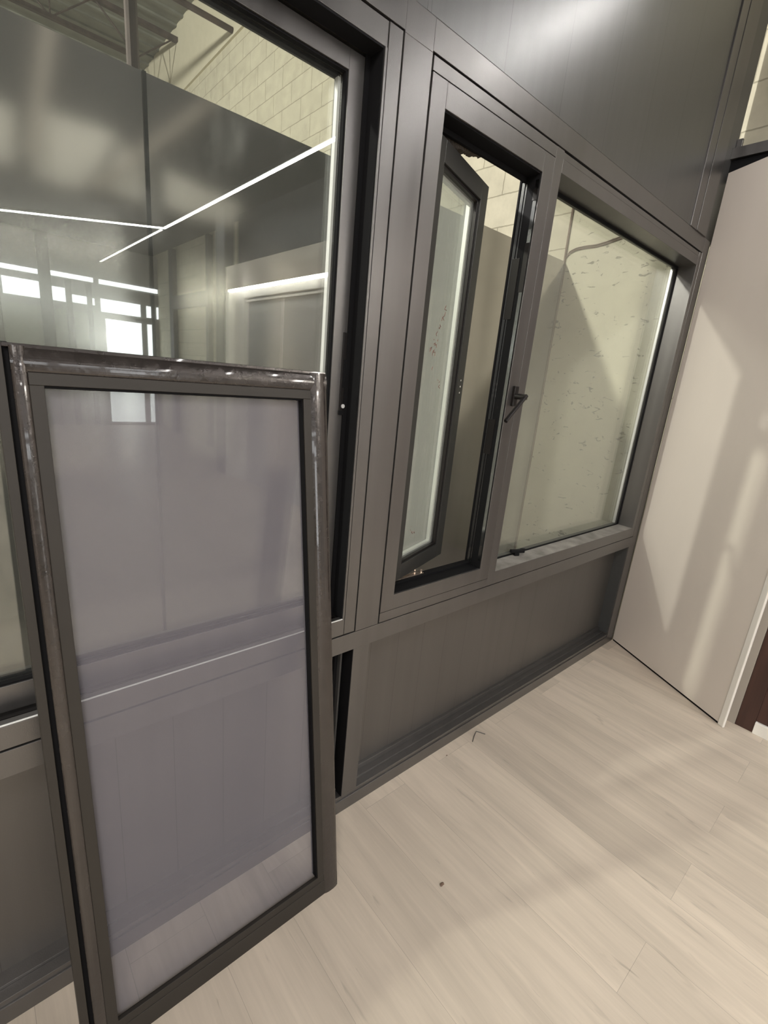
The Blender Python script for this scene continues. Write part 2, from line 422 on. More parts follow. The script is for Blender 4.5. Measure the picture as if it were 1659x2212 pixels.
# --- wall_front: the grey aluminium wall
wf = struct(empty('wall_front'), 'grey aluminium framed wall holding the windows', 'wall')
boxes('bottom_rail', [(XL, 0.0, 0.0, 0.10, 0.0, 0.048), (XL, 0.0, 0.004, 0.10, 0.048, 0.064),
                      (XL, 0.0, 0.030, 0.10, 0.064, 0.072), (-1.97, -0.09, 0.052, 0.10, 0.072, 0.092)], M['alu'], wf)
boxes('middle_rail', [(XL, 0.0, 0.0, 0.10, 0.618, 0.6755)], M['alu'], wf)
boxes('post', [(-2.031, -1.970, 0.0, 0.10, 0.064, 0.618)], M['alu'], wf)
boxes('post', [(-2.030, -1.9435, 0.0, 0.12, 0.677, 2.1140), (-2.030, -1.9435, 0.0, 0.12, 2.1140, 2.178)], M['alu'], wf)
boxes('corner_post', [(-0.090, 0.0, 0.0, 0.10, 0.048, 0.618), (-0.068, 0.0, 0.0, 0.12, 0.6755, 2.178)], M['alu'], wf)
boxes('top_rail', [(XL, -2.030, 0.0, 0.12, 2.1175, 2.178), (-1.9435, -0.068, 0.0, 0.12, 2.1175, 2.178)], M['alu'], wf)
boxes('upper_sheet', [(XL, -1.973, 0.0, 0.11, 2.178, 3.6), (-1.9715, -0.297, 0.0015, 0.11, 2.1795, 3.6)], M['panel'], wf, bev=0.0006)
boxes('upper_post', [(-0.295, -0.225, -0.004, 0.11, 2.178, 3.6), (-0.221, -0.095, -0.006, 0.11, 2.178, 3.6)], M['alu'], wf)
boxes('end_channel', [(-0.094, 0.070, 0.012, 0.11, 2.178, 3.6)], M['darkalu'], wf)
boxes('lower_sheet', [(-1.972, -0.088, 0.064, 0.098, 0.07, 0.62)], M['lowpanel'], wf, bev=0)
boxes('side_channel', [(-0.0965, -0.0905, 0.004, 0.066, 0.072, 0.617)], M['dark'], wf, bev=0.0005)
boxes('lower_sheet', [(XL, -2.060, 0.062, 0.098, 0.066, 0.62)], M['lowpanel'], wf, bev=0)
boxes('gasket', [(-2.060, -2.0335, 0.050, 0.098, 0.066, 0.616), (-2.0325, -2.0312, 0.002, 0.05, 0.066, 0.616)], M['black'], wf, bev=0)
boxes('gasket', [(-2.050, -2.044, 0.035, 0.052, 0.066, 0.616)], M['darkalu'], wf, bev=0.0005)
boxes('shadow_gap_liner', [(XL, -0.002, 0.012, 0.06, 0.6740, 0.6800), (-2.0345, -2.0290, 0.014, 0.10, 0.678, 2.118),
                           (-1.9445, -1.9385, 0.014, 0.10, 0.712, 2.118), (XL, -2.03, 0.014, 0.10, 2.110, 2.1180),
                           (-1.93, -0.066, 0.014, 0.10, 2.1125, 2.1190), (-0.0705, -0.0665, 0.014, 0.10, 0.69, 2.116)], M['black'], wf, bev=0)
# back of the wall; pale boards and strips added to reflect blurred in the partition
boxes('back_board', [(-4.6, 0.30, 0.112, 0.125, 2.12, 3.6)], M['ceil'], wf, bev=0)
for poly in ([(-2.50, 2.10), (-2.32, 2.10), (-2.15, 2.375), (-2.46, 2.36)], [(-2.27, 2.125), (-2.06, 2.125), (-2.04, 2.32), (-2.13, 2.33)], [(-2.95, 2.12), (-2.56, 2.12), (-2.54, 2.34), (-2.95, 2.30)],
             [(-1.95, 2.125), (-1.60, 2.125), (-1.55, 2.25), (-1.95, 2.29)]):
    bm = bmesh.new(); prism(bm, poly, 'y', 0.125, 0.137); obj('reflection_board', bm, M['reflboard'], wf)
for p, q in (((-2.50, 2.16), (-2.36, 2.85)), ((-2.27, 2.12), (-1.70, 2.68))):
    bm = bmesh.new()
    a_ = Vector(p); b_ = Vector(q); n_ = Vector((-(b_ - a_).y, (b_ - a_).x)).normalized() * 0.022
    prism(bm, [tuple(a_ - n_), tuple(b_ - n_), tuple(b_ + n_), tuple(a_ + n_)], 'y', 0.137, 0.16); obj('reflection_strip', bm, M['greyjamb'], wf)

# ------------------------------------------------------------------ window 1: big sliding window on the left
w1 = struct(empty('window_1', (-2.08, 0, 0.73)), 'large sliding window at the left, partly behind the leaning screen', 'window')
w1.location = (0, 0, 0)
boxes('window_frame', [(XL, -2.0735, 0.002, 0.13, 2.068, 2.1135), (-2.0720, -2.0345, 0.0, 0.13, 0.680, 2.1135),
                       (-2.0800, -2.0735, 0.0, 0.13, 0.729, 2.068),
                       (XL, -2.0735, 0.0, 0.022, 0.680, 0.729), (XL, -2.0735, 0.022, 0.13, 0.680, 0.712)], M['alu'], w1)
boxes('track', [(XL, -2.082, 0.034, 0.040, 0.712, 0.722)], M['blackmetal'], w1, bev=0.0004)
boxes('sill_highlight', [(XL, -2.0735, 0.0005, 0.004, 0.7290, 0.7315)], M['silver'], w1, bev=0.0008)  # pale strip put in for the highlight along the frame edge
boxes('jamb_seal', [(-2.0825, -2.0805, 0.003, 0.046, 0.732, 2.066), (XL, -2.082, 0.003, 0.046, 2.0640, 2.0675),
                    (-2.094, -2.082, 0.046, 0.06, 0.722, 2.064)], M['black'], w1, bev=0)
SX = -2.079
sash = boxes('sash', [(-2.134, -2.090, 0.050, 0.105, 0.725, 2.060), (XL, -2.134, 0.050, 0.105, 2.022, 2.060),
                      (XL, -2.134, 0.050, 0.105, 0.725, 0.780)], M['alu'], w1)
boxes('glazing_bead', [(-2.1385, -2.1335, 0.054, 0.066, 0.78, 2.024), (XL, -2.1385, 0.054, 0.066, 2.0185, 2.0235), (XL, -2.1385, 0.054, 0.066, 0.7795, 0.7835)], M['black'], sash, bev=0)
boxes('spacer_bar', [(-2.1445, -2.1375, 0.0735, 0.0855, 0.784, 2.018), ], M['silver'], sash, bev=0)
boxes('spacer_bar', [(XL, -2.14, 0.0735, 0.0855, 2.0145, 2.021), (XL, -2.14, 0.0735, 0.0855, 0.781, 0.785)], M['black'], sash, bev=0)
boxes('glass', [(XL, -2.136, 0.068, 0.073, 0.781, 2.021)], M['glass'], sash, bev=0)
boxes('glass', [(XL, -2.136, 0.086, 0.091, 0.781, 2.021)], M['glass'], sash, bev=0)
bm = bmesh.new()
bx(bm, -2.1055, -2.0845, 0.0475, 0.052, 1.300, 1.500, 0.0008)
hp = obj('flush_handle', bm, M['blackmetal'], sash)
boxes('finger_slot', [(-2.1010, -2.0900, 0.0465, 0.0478, 1.368, 1.436)], M['black'], sash, bev=0.0004)
bm = bmesh.new(); tube(bm, [(-2.0950, 0.0480, 1.3225), (-2.0950, 0.0455, 1.3225)], 0.0052, 20); tube(bm, [(-2.0950, 0.0456, 1.3225), (-2.0950, 0.0450, 1.3225)], 0.0020, 12)
obj('screw', bm, M['silver'], sash)
boxes('end_tab', [(-2.1075, -2.0860, 0.0462, 0.0476, 1.300, 1.3115)], M['black'], sash, bev=0.0006)

# ------------------------------------------------------------------ window 2: outward casement, standing ajar
w2 = struct(empty('window_2'), 'narrow casement window standing open, black lever handle on its frame', 'window')
boxes('window_frame', [(-1.9385, -1.8880, -0.001, 0.055, 0.712, 2.0815), (-1.4610, -1.4070, -0.001, 0.055, 0.712, 2.0815),
                       (-1.8880, -1.4610, -0.001, 0.055, 2.0280, 2.0815), (-1.8880, -1.4610, -0.001, 0.055, 0.712, 0.7620)], M['alu'], w2)
boxes('inner_stop', [(-1.4635, -1.4600, 0.002, 0.070, 0.762, 2.028), (-1.8880, -1.46, 0.004, 0.070, 2.0240, 2.0285),
                     (-1.8880, -1.46, 0.006, 0.060, 0.7610, 0.7640), (-1.8880, -1.4640, 0.050, 0.060, 2.0120, 2.0245),
                     (-1.8880, -1.4640, 0.050, 0.060, 0.7640, 0.7710), (-1.93, -1.889, 0.056, 0.085, 0.74, 2.05), (-1.4680, -1.4630, 0.064, 0.070, 0.764, 2.02)], M['black'], w2, bev=0.0004)
boxes('jamb_strip', [(-1.4650, -1.4634, 0.0520, 0.0620, 0.772, 2.010), (-1.4650, -1.4634, 0.0430, 0.0470, 0.772, 2.010)], M['steel'], w2, bev=0)
boxes('striker_plate', [(-1.4640, -1.4634, 0.0035, 0.0155, 0.790, 2.010)], M['steel'], w2, bev=0)
boxes('striker_cover', [(-1.4658, -1.4632, 0.030, 0.058, 1.62, 1.80), (-1.4658, -1.4632, 0.002, 0.018, 1.955, 1.985), (-1.4658, -1.4632, 0.002, 0.018, 1.70, 1.84), (-1.4658, -1.4632, 0.030, 0.058, 1.18, 1.30)], M['blackmetal'], w2, bev=0.0004)
# torn foam along the head and crumpled tape on the sill
bm = bmesh.new()
n = 46
prev = None
for i in range(n):
    t = i / (n - 1)
    x = -1.885 + 0.22 * t
    dz = 0.012 * (1 - t) + 0.008 * random.random() * (1 - 0.5 * t)
    z = 2.006 - 0.012 * (1 - t) + 0.012 * t
    ring = [bm.verts.new((x, 0.080 + random.uniform(-.003, .003) - 0.014, 2.024)), bm.verts.new((x, 0.082, 2.024)), bm.verts.new((x, 0.080 + random.uniform(-.004, .004), z - dz)), bm.verts.new((x, 0.062, z - dz * 0.6))]
    if prev:
        for k in range(4): bm.faces.new((prev[k], prev[(k + 1) % 4], ring[(k + 1) % 4], ring[k]))
    prev = ring
obj('torn_seal', bm, M['foam'], w2)
bm = bmesh.new()
for (p, q, wd, z0) in (((-1.885, 0.066), (-1.70, 0.066), 0.016, 0.7715), ((-1.885, 0.070), (-1.765, 0.098), 0.012, 0.7760), ((-1.79, 0.068), (-1.715, 0.090), 0.011, 0.7795)):
    a_ = Vector(p); b_ = Vector(q); n_ = Vector((-(b_ - a_).y, (b_ - a_).x)).normalized() * wd / 2
    prism(bm, [tuple(a_ - n_), tuple(b_ - n_), tuple(b_ + n_), tuple(a_ + n_)], 'z', z0, z0 + 0.0028)
for x, y in ((-1.80, 0.072), (-1.765, 0.092), (-1.72, 0.082), (-1.705, 0.066)):
    tube(bm, [(x, y, 0.774), (x, y, 0.785)], 0.0042, 10)
obj('friction_stay', bm, M['tape'], w2)
boxes('lower_stop', [(-1.8880, -1.4640, 0.060, 0.075, 0.7600, 0.7712)], M['black'], w2, bev=0)

# open sash, local frame: hinge on the left, swings away from the room
sh = empty('sash_pivot', (-1.884, 0.018, 0.0), (0, 0, math.radians(17.8)))
sh.name = 'casement_sash'
sh.parent = w2
SW = 0.362
boxes('sash_frame', [(0.0, 0.050, 0.0, 0.052, 0.790, 1.992), (SW - 0.050, SW, 0.0, 0.052, 0.790, 1.992),
                     (0.05, SW - 0.05, 0.0, 0.052, 1.942, 1.992), (0.05, SW - 0.05, 0.0, 0.052, 0.790, 0.840)], M['sash'], sh)
boxes('glazing_bead', [(SW - 0.060, SW - 0.050, 0.006, 0.018, 0.840, 1.942), (0.05, SW - 0.05, 0.006, 0.018, 1.934, 1.942), (0.05, SW - 0.05, 0.006, 0.018, 0.840, 0.848)], M['blackmetal'], sh, bev=0.0006)
boxes('spacer_bar', [(SW - 0.071, SW - 0.060, 0.024, 0.036, 0.850, 1.932), (0.05, SW - 0.06, 0.024, 0.036, 1.925, 1.933), (0.05, SW - 0.06, 0.024, 0.036, 0.849, 0.856)], M['silver'], sh, bev=0)
boxes('sash_glass', [(0.048, SW - 0.052, 0.018, 0.023, 0.842, 1.940)], M['glass3'], sh, bev=0)
boxes('sash_glass', [(0.048, SW - 0.052, 0.037, 0.042, 0.842, 1.940)], M['glass3'], sh, bev=0)
boxes('drain_hole', [(SW - 0.026, SW - 0.022, -0.0006, 0.001, z, z + 0.005) for z in (1.375, 1.395, 1.415)], M['white'], sh, bev=0)

# brown marker scribble on the sash glass (illegible)
strokes = [[[0.1929, 1.626], [0.1854, 1.615], [0.1997, 1.6141]], [[0.1939, 1.6078], [0.1907, 1.5975], [0.1809, 1.5924]], [[0.1751, 1.5805], [0.1779, 1.5919], [0.191, 1.584]], [[0.1659, 1.5694], [0.1736, 1.5643], [0.161, 1.559], [0.1693, 1.5576]], [[0.1566, 1.5486], [0.1477, 1.5414], [0.1529, 1.5359]], [[0.1362, 1.5247], [0.1396, 1.5231]], [[0.1627, 1.5271], [0.163, 1.5217]], [[0.1382, 1.5109], [0.1488, 1.5157], [0.1466, 1.5086], [0.1575, 1.5129], [0.16, 1.504]], [[0.1198, 1.487], [0.1198, 1.498], [0.1289, 1.5014], [0.1243, 1.4923]], [[0.1386, 1.4788], [0.1379, 1.4899], [0.1468, 1.4969], [0.1421, 1.4878], [0.1547, 1.4902], [0.1548, 1.4789]], [[0.1506, 1.4477], [0.1435, 1.4381]], [[0.1926, 1.4124], [0.1998, 1.4095]], [[0.2106, 1.4079], [0.2046, 1.4017]], [[0.2136, 1.3973], [0.205, 1.3911], [0.2167, 1.3866]],
           [[0.0646, 1.0122], [0.0714, 1.0067]], [[0.0645, 0.9994], [0.0593, 0.9976], [0.0809, 0.989]], [[0.0715, 0.9794], [0.0746, 0.9729]], [[0.1253, 0.9466], [0.1276, 0.9443]], [[0.1205, 0.9357], [0.1243, 0.9324]], [[0.139, 0.926], [0.1353, 0.9208]], [[0.1489, 0.9231], [0.1548, 0.9162], [0.1453, 0.92]], [[0.1298, 0.9266], [0.1412, 0.9164]]]
bm = bmesh.new()
for st in strokes:
    for p, q in zip(st[:-1], st[1:]):
        tube(bm, [(p[0], 0.0176, p[1]), (q[0], 0.0176, q[1])], 0.00075, 5)
obj('marker_scribble', bm, M['marker'], sh)

# lever handle
hd = empty('lever_handle'); hd.parent = w2
bm = bmesh.new(); bx(bm, -1.4375, -1.4145, -0.011, 0.0, 1.3500, 1.4160, 0.0025)
obj('back_plate', bm, M['blackmetal'], hd)
bm = bmesh.new(); tube(bm, [(-1.4260, -0.010, 1.383), (-1.4260, -0.046, 1.383)], 0.0095, 20)
bx(bm, -1.4350, -1.4170, -0.050, -0.034, 1.3745, 1.3915, 0.002)
obj('neck', bm, M['blackmetal'], hd, smooth=False)
bm = bmesh.new(); tube(bm, [(-1.4215, -0.047, 1.3880), (-1.5150, -0.047, 1.3035)], 0.0068, 24)
obj('lever', bm, M['blackmetal'], hd, smooth=False)

# ------------------------------------------------------------------ window 3: fixed light on the right
w3 = struct(empty('window_3'), 'wide fixed window next to the corner, black latch lying on its sill', 'window')
boxes('window_frame', [(-1.4045, -1.3620, 0.0, 0.085, 0.6785, 2.1135), (-0.1050, -0.0710, 0.0, 0.085, 0.6785, 2.1135),
                       (-1.3620, -0.1050, 0.0, 0.085, 2.0560, 2.0930), (-1.3620, -0.1050, 0.0015, 0.085, 2.0940, 2.1115), (-1.3620, -0.1050, 0.0, 0.085, 0.6785, 0.7300),
                       (-1.9385, -1.4045, 0.0, 0.085, 0.6785, 0.7100), (-1.9385, -1.4045, 0.0, 0.085, 2.0840, 2.1125)], M['alu'], w3)
boxes('shadow_gap_liner', [(-1.4075, -1.4040, 0.012, 0.084, 0.712, 2.082), (-1.94, -1.405, 0.014, 0.084, 2.0805, 2.0845), (-1.94, -1.405, 0.006, 0.084, 0.7095, 0.7125)], M['black'], w3, bev=0)
M['dusty'] = principled('dusty aluminium sill', (0.25, 0.235, 0.22), 0.6, 0.2, noise=0.35, nscale=(14, 14, 14))
boxes('sill_top', [(-1.3615, -0.1055, 0.002, 0.080, 0.7298, 0.7304)], M['dusty'], w3, bev=0)
boxes('glazing_bead', [(-1.3620, -0.1050, 0.080, 0.086, 2.0450, 2.0560), (-1.3620, -0.1050, 0.082, 0.087, 0.7300, 0.7340), (-0.1130, -0.1050, 0.080, 0.087, 0.734, 2.046), (-1.362, -1.354, 0.080, 0.087, 0.734, 2.046)], M['black'], w3, bev=0)
boxes('spacer_bar', [(-0.1270, -0.1150, 0.094, 0.105, 0.738, 2.042), (-1.352, -1.342, 0.094, 0.105, 0.738, 2.042)], M['silver'], w3, bev=0)
boxes('glass', [(-1.3620, -0.1050, 0.088, 0.093, 0.732, 2.052)], M['glass2'], w3, bev=0)
boxes('glass', [(-1.3620, -0.1050, 0.106, 0.111, 0.732, 2.052)], M['glass2'], w3, bev=0)
boxes('outer_frame', [(-1.3620, -0.1050, 0.086, 0.113, 2.054, 2.0935), (-1.3620, -0.1050, 0.086, 0.113, 0.6785, 0.732), (-0.1070, -0.0710, 0.086, 0.113, 0.6785, 2.0935), (-1.4045, -1.356, 0.086, 0.113, 0.6785, 2.0935)], M['darkalu'], w3)

# ------------------------------------------------------------------ partition, block wall, aisle behind the windows
wp = struct(empty('wall_back'), 'satin grey partition beyond the windows', 'wall')
boxes('sheet', [(-6.0, -2.277, 1.0, 1.05, 0.0, 2.277), (-2.274, 0.386, 1.0, 1.05, 0.0, 2.277)], M['partition'], wp, bev=0.0006)
boxes('joint_strip', [(-2.2810, -2.2700, 0.992, 1.004, 0.0, 2.277)], M['black'], wp, bev=0)
wb = struct(empty('wall_right'), 'cream painted block wall rising behind the windows', 'wall')
boxes('block_face', [(0.39, 0.59, 1.0, 20.0, 0.0, 5.52)], M['block'], wb, bev=0)
boxes('block_face', [(0.39, 0.59, -10.2, 0.13, 0.0, 5.52)], M['block'], wb, bev=0)
boxes('block_face', [(0.39, 0.59, 0.13, 1.0, 2.9, 5.52)], M['block'], wb, bev=0)
boxes('render_coat', [(0.386, 0.59, 0.13, 0.998, 0.0, 2.9)], M['stucco'], wb, bev=0)
boxes('plaster_band', [(0.36, 0.59, 1.0, 20.0, 5.52, 6.45)], M['plaster'], wb, bev=0)
boxes('corner_bead', [(0.380, 0.390, 0.992, 1.000, 0.0, 2.26)], M['seam'], wb, bev=0)
bm = bmesh.new(); bx(bm, -14, 0.6, 0.2, 20, 6.45, 6.5)
for i in range(66): bx(bm, -14, 0.36, 0.4 + i * 0.3, 0.46 + i * 0.3, 6.42, 6.45)
struct(obj('ceiling', bm, M['deck']), 'grey green ribbed roof deck of the warehouse', 'ceiling')
struct(boxes('wall_far', [(-14, 0.39, 20.0, 20.2, 0, 6.5)], M['plaster'], bev=0), 'far warehouse wall', 'wall')

# roof joists
def joist(y, zb, zt, label, x1=0.36):
    t = empty('roof_joist', (x1, y, zb)); tag(t, label, 'joist', None)
    t.location = (0, 0, 0)
    boxes('top_chord', [(-13, x1, y - 0.04, y + 0.04, zt - 0.06, zt)], M['rust'], t, bev=0)
    boxes('bottom_chord', [(-13, x1 - 0.62, y - 0.035, y + 0.035, zb, zb + 0.05)], M['rust'], t, bev=0)
    bm = bmesh.new()
    x = x1 - 0.05; k = 0
    pts = [(x, y, zt - 0.03)]
    while x > -12:
        x -= 0.55; k += 1
        pts.append((x, y, (zb + 0.02) if k % 2 else (zt - 0.03)))
    for i in range(len(pts) - 1): tube(bm, [pts[i], pts[i + 1]], 0.012, 6)
    for i in range(1, len(pts), 2): tube(bm, [pts[i], (pts[i][0], y, zt - 0.03)], 0.010, 6)
    obj('web', bm, M['rust'], t)
joist(8.5, 5.75, 6.27, 'rusty open web roof joist seen whole through the top left of the glass')
bm = bmesh.new(); tube(bm, [(-13, 6.4, 5.58), (0.36, 6.4, 5.58)], 0.035, 10)
tag(obj('roof_pipe', bm, M['rust']), 'rusty pipe under the roof, running into the cream plaster band', 'pipe')
bm = bmesh.new(); tube(bm, [(-2.274, 1.08, 0.0), (-2.290, 1.08, 3.6), (-2.290, 1.08, 6.42)], 0.020, 12)
tag(obj('vertical_pipe', bm, M['rust']), 'slim upright rusty pipe rising above the partition top', 'pipe')

# conduit and cable on the block wall
bm = bmesh.new(); tube(bm, [(0.378, 1.003, 2.262), (0.378, 1.006, 2.42), (0.376, 1.010, 2.9)], 0.0075, 8)
tag(obj('conduit', bm, M['conduit']), 'thin brown upright conduit at the render corner behind the fixed window', 'conduit')
for dz, nm in ((0.0, 'upper'), (-0.012, 'lower')):
    bm = bmesh.new(); tube(bm, [(0.380, 1.002, 2.305 + dz), (0.378, 0.975, 2.336 + dz), (0.378, 0.93, 2.352 + dz), (0.378, 0.86, 2.356 + dz), (0.378, 0.80, 2.354 + dz), (0.378, 0.735, 2.362 + dz), (0.378, 0.66, 2.378 + dz), (0.378, 0.55, 2.40 + dz)], 0.0035, 8)
    tag(obj('cable', bm, M['conduit']), nm + ' of the two brown cables curving across the cream render', 'cable', 'brown cables on the cream render')

# ------------------------------------------------------------------ beige board standing at an angle in the corner
TH = math.radians(-117.5437)
bd = tag(empty('display_board', (0, 0, 0), (0, 0, TH)), 'tall beige board with a white edge, standing at an angle in the corner', 'board')
# local x runs along the board, local -y is the visible side?  visible normal is (-.887,.463) = local -y
boxes('board_face', [(0.004, 0.731, 0.0, 0.012, 0.010, 2.469)], M['beige'], bd, bev=0.0006)
boxes('white_edge_trim', [(0.731, 0.7585, -0.003, 0.010, 0.0, 2.469)], M['white'], bd, bev=0.003)
boxes('bottom_gap_shade', [(0.006, 0.731, 0.002, 0.012, 0.0, 0.010)], M['black'], bd, bev=0)  # black strip stands in for the dark gap under the board

# ------------------------------------------------------------------ side wall (right) with the grey door seen mirrored in the glass
ws = struct(empty('wall_side'), 'side wall running back from the beige board', 'wall')
boxes('wall_face', [(-0.25, 0.10, -2.40, -0.765, 0.0, 2.48)], M['beige'], ws, bev=0)
boxes('wall_face', [(XSIDE, 0.10, -4.80, -2.40, 2.235, 2.483)], M['beige'], ws, bev=0)
boxes('wall_face', [(XSIDE, 0.10, -4.80, -4.72, 0.0, 2.235), (-0.25, 0.10, -2.46, -2.40, 0.0, 2.235)], M['white'], ws, bev=0)
boxes('upper_fascia', [(-0.10, 0.10, -5.0, -2.30, 2.484, 3.12)], M['darkpost'], ws, bev=0)
struct(boxes('trim_1', [(-0.270, 0.10, -0.698, -0.664, 0.0, 2.40)], M['greyjamb'], bev=0.001), 'taupe door jamb beside the white edge', 'trim')
d2 = struct(boxes('door_2', [(-0.266, -0.20, -0.765, -0.699, 0.0, 2.40), (-0.262, -0.20, -1.50, -0.765, 0.06, 2.40)], M['brown'], bev=0.001), 'dark brown wooden door at the right edge', 'door')
struct(boxes('baseboard_right', [(-0.274, -0.20, -1.60, -0.766, 0.0, 0.058)], M['white'], bev=0.002), 'short white skirting at the right edge', 'baseboard')
struct(boxes('trim_2', [(0.020, 0.070, -2.6, 0.012, 2.535, 2.580), (0.050, 0.066, -0.012, 0.011, 2.580, 2.625)], M['alu'], bev=0.001), 'grey rail above the beige board', 'trim')
struct(boxes('gap_shade', [(0.040, 0.090, -2.6, 0.012, 2.462, 2.534)], M['black'], bev=0), 'black strip standing in for the shaded gap under the grey rail', 'trim')  # black box put in for the shade behind the board top

# portal door
d1 = struct(empty('door_1'), 'grey door in a white lit portal, seen mirrored in the big window', 'door')
boxes('portal_frame', [(-0.262, -0.16, -4.72, -4.47, 0.0, 2.235), (-0.262, -0.16, -2.71, -2.46, 0.0, 2.235), (-0.262, -0.16, -4.47, -2.71, 2.14, 2.235)], M['white'], d1, bev=0.002)
boxes('door_leaf', [(-0.23, -0.20, -4.47, -2.71, 0.0, 2.14)], M['doorgrey'], d1, bev=0)
boxes('door_molding', [(-0.252, -0.23, -4.43, -4.41, 0.05, 2.10), (-0.252, -0.23, -2.77, -2.75, 0.05, 2.10), (-0.252, -0.23, -4.43, -2.75, 2.10, 2.12), (-0.234, -0.23, -3.62, -3.60, 0.05, 2.10)], M['white'], d1, bev=0.001)
boxes('led_strip', [(-0.334, -0.290, -4.72, -2.46, 2.210, 2.234)], M['led2'], d1, bev=0)

# ------------------------------------------------------------------ far shop front behind the photographer
wfar = struct(empty('wall_rear'), 'dark framed shop front behind the photographer, seen mirrored', 'wall')
YF = -9.85
glassrects = [(-2.15, -1.60, 2.610, 2.685), (-1.445, -0.757, 2.630, 2.706), (-0.660, 0.374, 2.626, 2.703),
              (-2.115, -1.590, 2.217, 2.490), (-1.412, -1.215, 2.220, 2.450), (-1.112, -0.882, 2.230, 2.362), (-0.785, -0.756, 2.232, 2.350),
              (-0.651, 0.040, 2.140, 2.370), (0.154, 0.236, 2.148, 2.364), (0.345, 0.376, 2.142, 2.366), (-0.585, 0.045, 0.06, 2.020), (0.160, 0.240, 0.06, 2.020),
              (-3.60, -2.30, 2.610, 2.690), (-3.60, -2.30, 2.217, 2.490), (-5.6, -3.8, 2.610, 2.690), (-5.6, -3.8, 2.217, 2.490)]
palerects = [(-2.16, -1.60, 0.1, 2.085), (-1.415, -1.228, 0.1, 2.085), (-1.10, -0.885, 0.1, 2.075), (-3.6, -2.3, 0.1, 2.085), (-5.6, -3.8, 0.1, 2.085)]
boxes('shop_front_frame', [(-6.5, 0.39, YF - 0.12, YF - 0.02, 0.0, 3.3)], M['doorgrey'], wfar, bev=0)
struct(boxes('wall_left', [(-6.7, -6.5, -10.2, 0.0, 0, 3.4)], M['beige'], bev=0), 'showroom wall far to the left', 'wall')
for k, r in enumerate(glassrects):
    p = boxes('window_%d' % (k + 4), [(r[0], r[1], YF - 0.02, YF - 0.005, r[2], r[3])], M['day'], bev=0)
    struct(p, 'daylight pane of the shop front', 'window')
boxes('lower_board', [(r[0], r[1], YF - 0.02, YF - 0.010, r[2], r[3]) for r in palerects], M['pale'], wfar, bev=0)
boxes('mullion', [(-1.60, -1.42, YF - 0.02, YF + 0.06, 0, 3.3), (-0.88, -0.80, YF - 0.02, YF + 0.05, 0, 2.6), (-2.30, -2.16, YF - 0.02, YF + 0.06, 0, 3.3), (-1.21, -1.12, YF - 0.02, YF + 0.05, 0, 2.6)], M['darkpost'], wfar, bev=0)
boxes('post', [(-0.338, -0.22, -5.10, -4.84, 0, 3.12)], M['darkpost'], wfar, bev=0)
boxes('post', [(0.30, 0.38, -7.10, -7.0, 0, 3.3), (0.30, 0.38, -8.9, -8.7, 0, 3.3), (0.30, 0.38, -8.7, -7.1, 2.28, 2.5)], M['darkpost'], wfar, bev=0)
struct(boxes('ceiling', [(-6.5, -0.30, -10.2, -0.02, 3.35, 3.45), (-0.30, 0.39, -10.2, -0.9, 3.35, 3.45)], M['ceil'], bev=0), 'dark showroom ceiling', 'ceiling')

# ------------------------------------------------------------------ ceiling LED strips
def led(name, p, q, label, mat='led', r=0.016):
    a, b = Vector(p), Vector(q); d = (b - a); n = d.length; ang = math.atan2(d.y, d.x)
    t = tag(empty('led_strip_light', a, (0, 0, ang)), label, 'light', 'ceiling light strips')
    boxes('housing', [(0, n, -0.024, 0.024, 0.001, 0.040)], M['dark'], t, bev=0.001)
    boxes('light_strip', [(0.0, n, -r, r, -0.006, 0.0)], M[mat], t, bev=0)
    bm = bmesh.new()
    bm.free()
    for s in (0.12, 0.88):
        bm = bmesh.new(); tube(bm, [(n * s, 0, 0.04), (n * s, 0, 0.345)], 0.002, 6)
        obj('suspension_wire', bm, M['dark'], t)
led('a', (-0.632, -0.40, 3.0), (-0.632, -6.04, 3.0), 'long straight ceiling light strip running away from the metal wall')
led('b', (-0.650, -6.05, 3.0), (-3.60, -8.36, 3.0), 'ceiling light strip crossing at a slant, mirrored in the big window')
led('c', (-0.632, -6.15, 3.0), (-0.632, -9.75, 3.0), 'faint far ceiling light strip continuing the long one', 'led3')

# ------------------------------------------------------------------ warehouse lamp body
t = tag(empty('warehouse_lamp', (-9.3, 2.92, 5.29)), 'round hanging lamp high in the warehouse aisle', 'lamp')
bm = bmesh.new(); tube(bm, [(0, 0, 0.30), (0, 0, 1.13)], 0.012, 8); obj('rod', bm, M['dark'], t)
bm = bmesh.new()
pr = [(0.05, 0.34), (0.06, 0.30), (0.20, 0.24), (0.24, 0.20)]
rg = [[bm.verts.new((r * math.cos(a * math.pi / 12), r * math.sin(a * math.pi / 12), z)) for a in range(24)] for r, z in pr]
for i in range(3):
    for k in range(24): bm.faces.new((rg[i][k], rg[i][(k + 1) % 24], rg[i + 1][(k + 1) % 24], rg[i + 1][k]))
bm.faces.new(rg[0]); obj('shade', bm, M['dark'], t)

# ------------------------------------------------------------------ the leaning insect screen
SW_, SH_ = 0.619, 1.4165
sc_e = tag(empty('window_screen', (-2.791, -0.187, 0.0), (-math.atan2(0.187 + 0.015, 1.402), 0, 0)),
           'brown framed insect screen leaning against the sliding window', 'window screen')
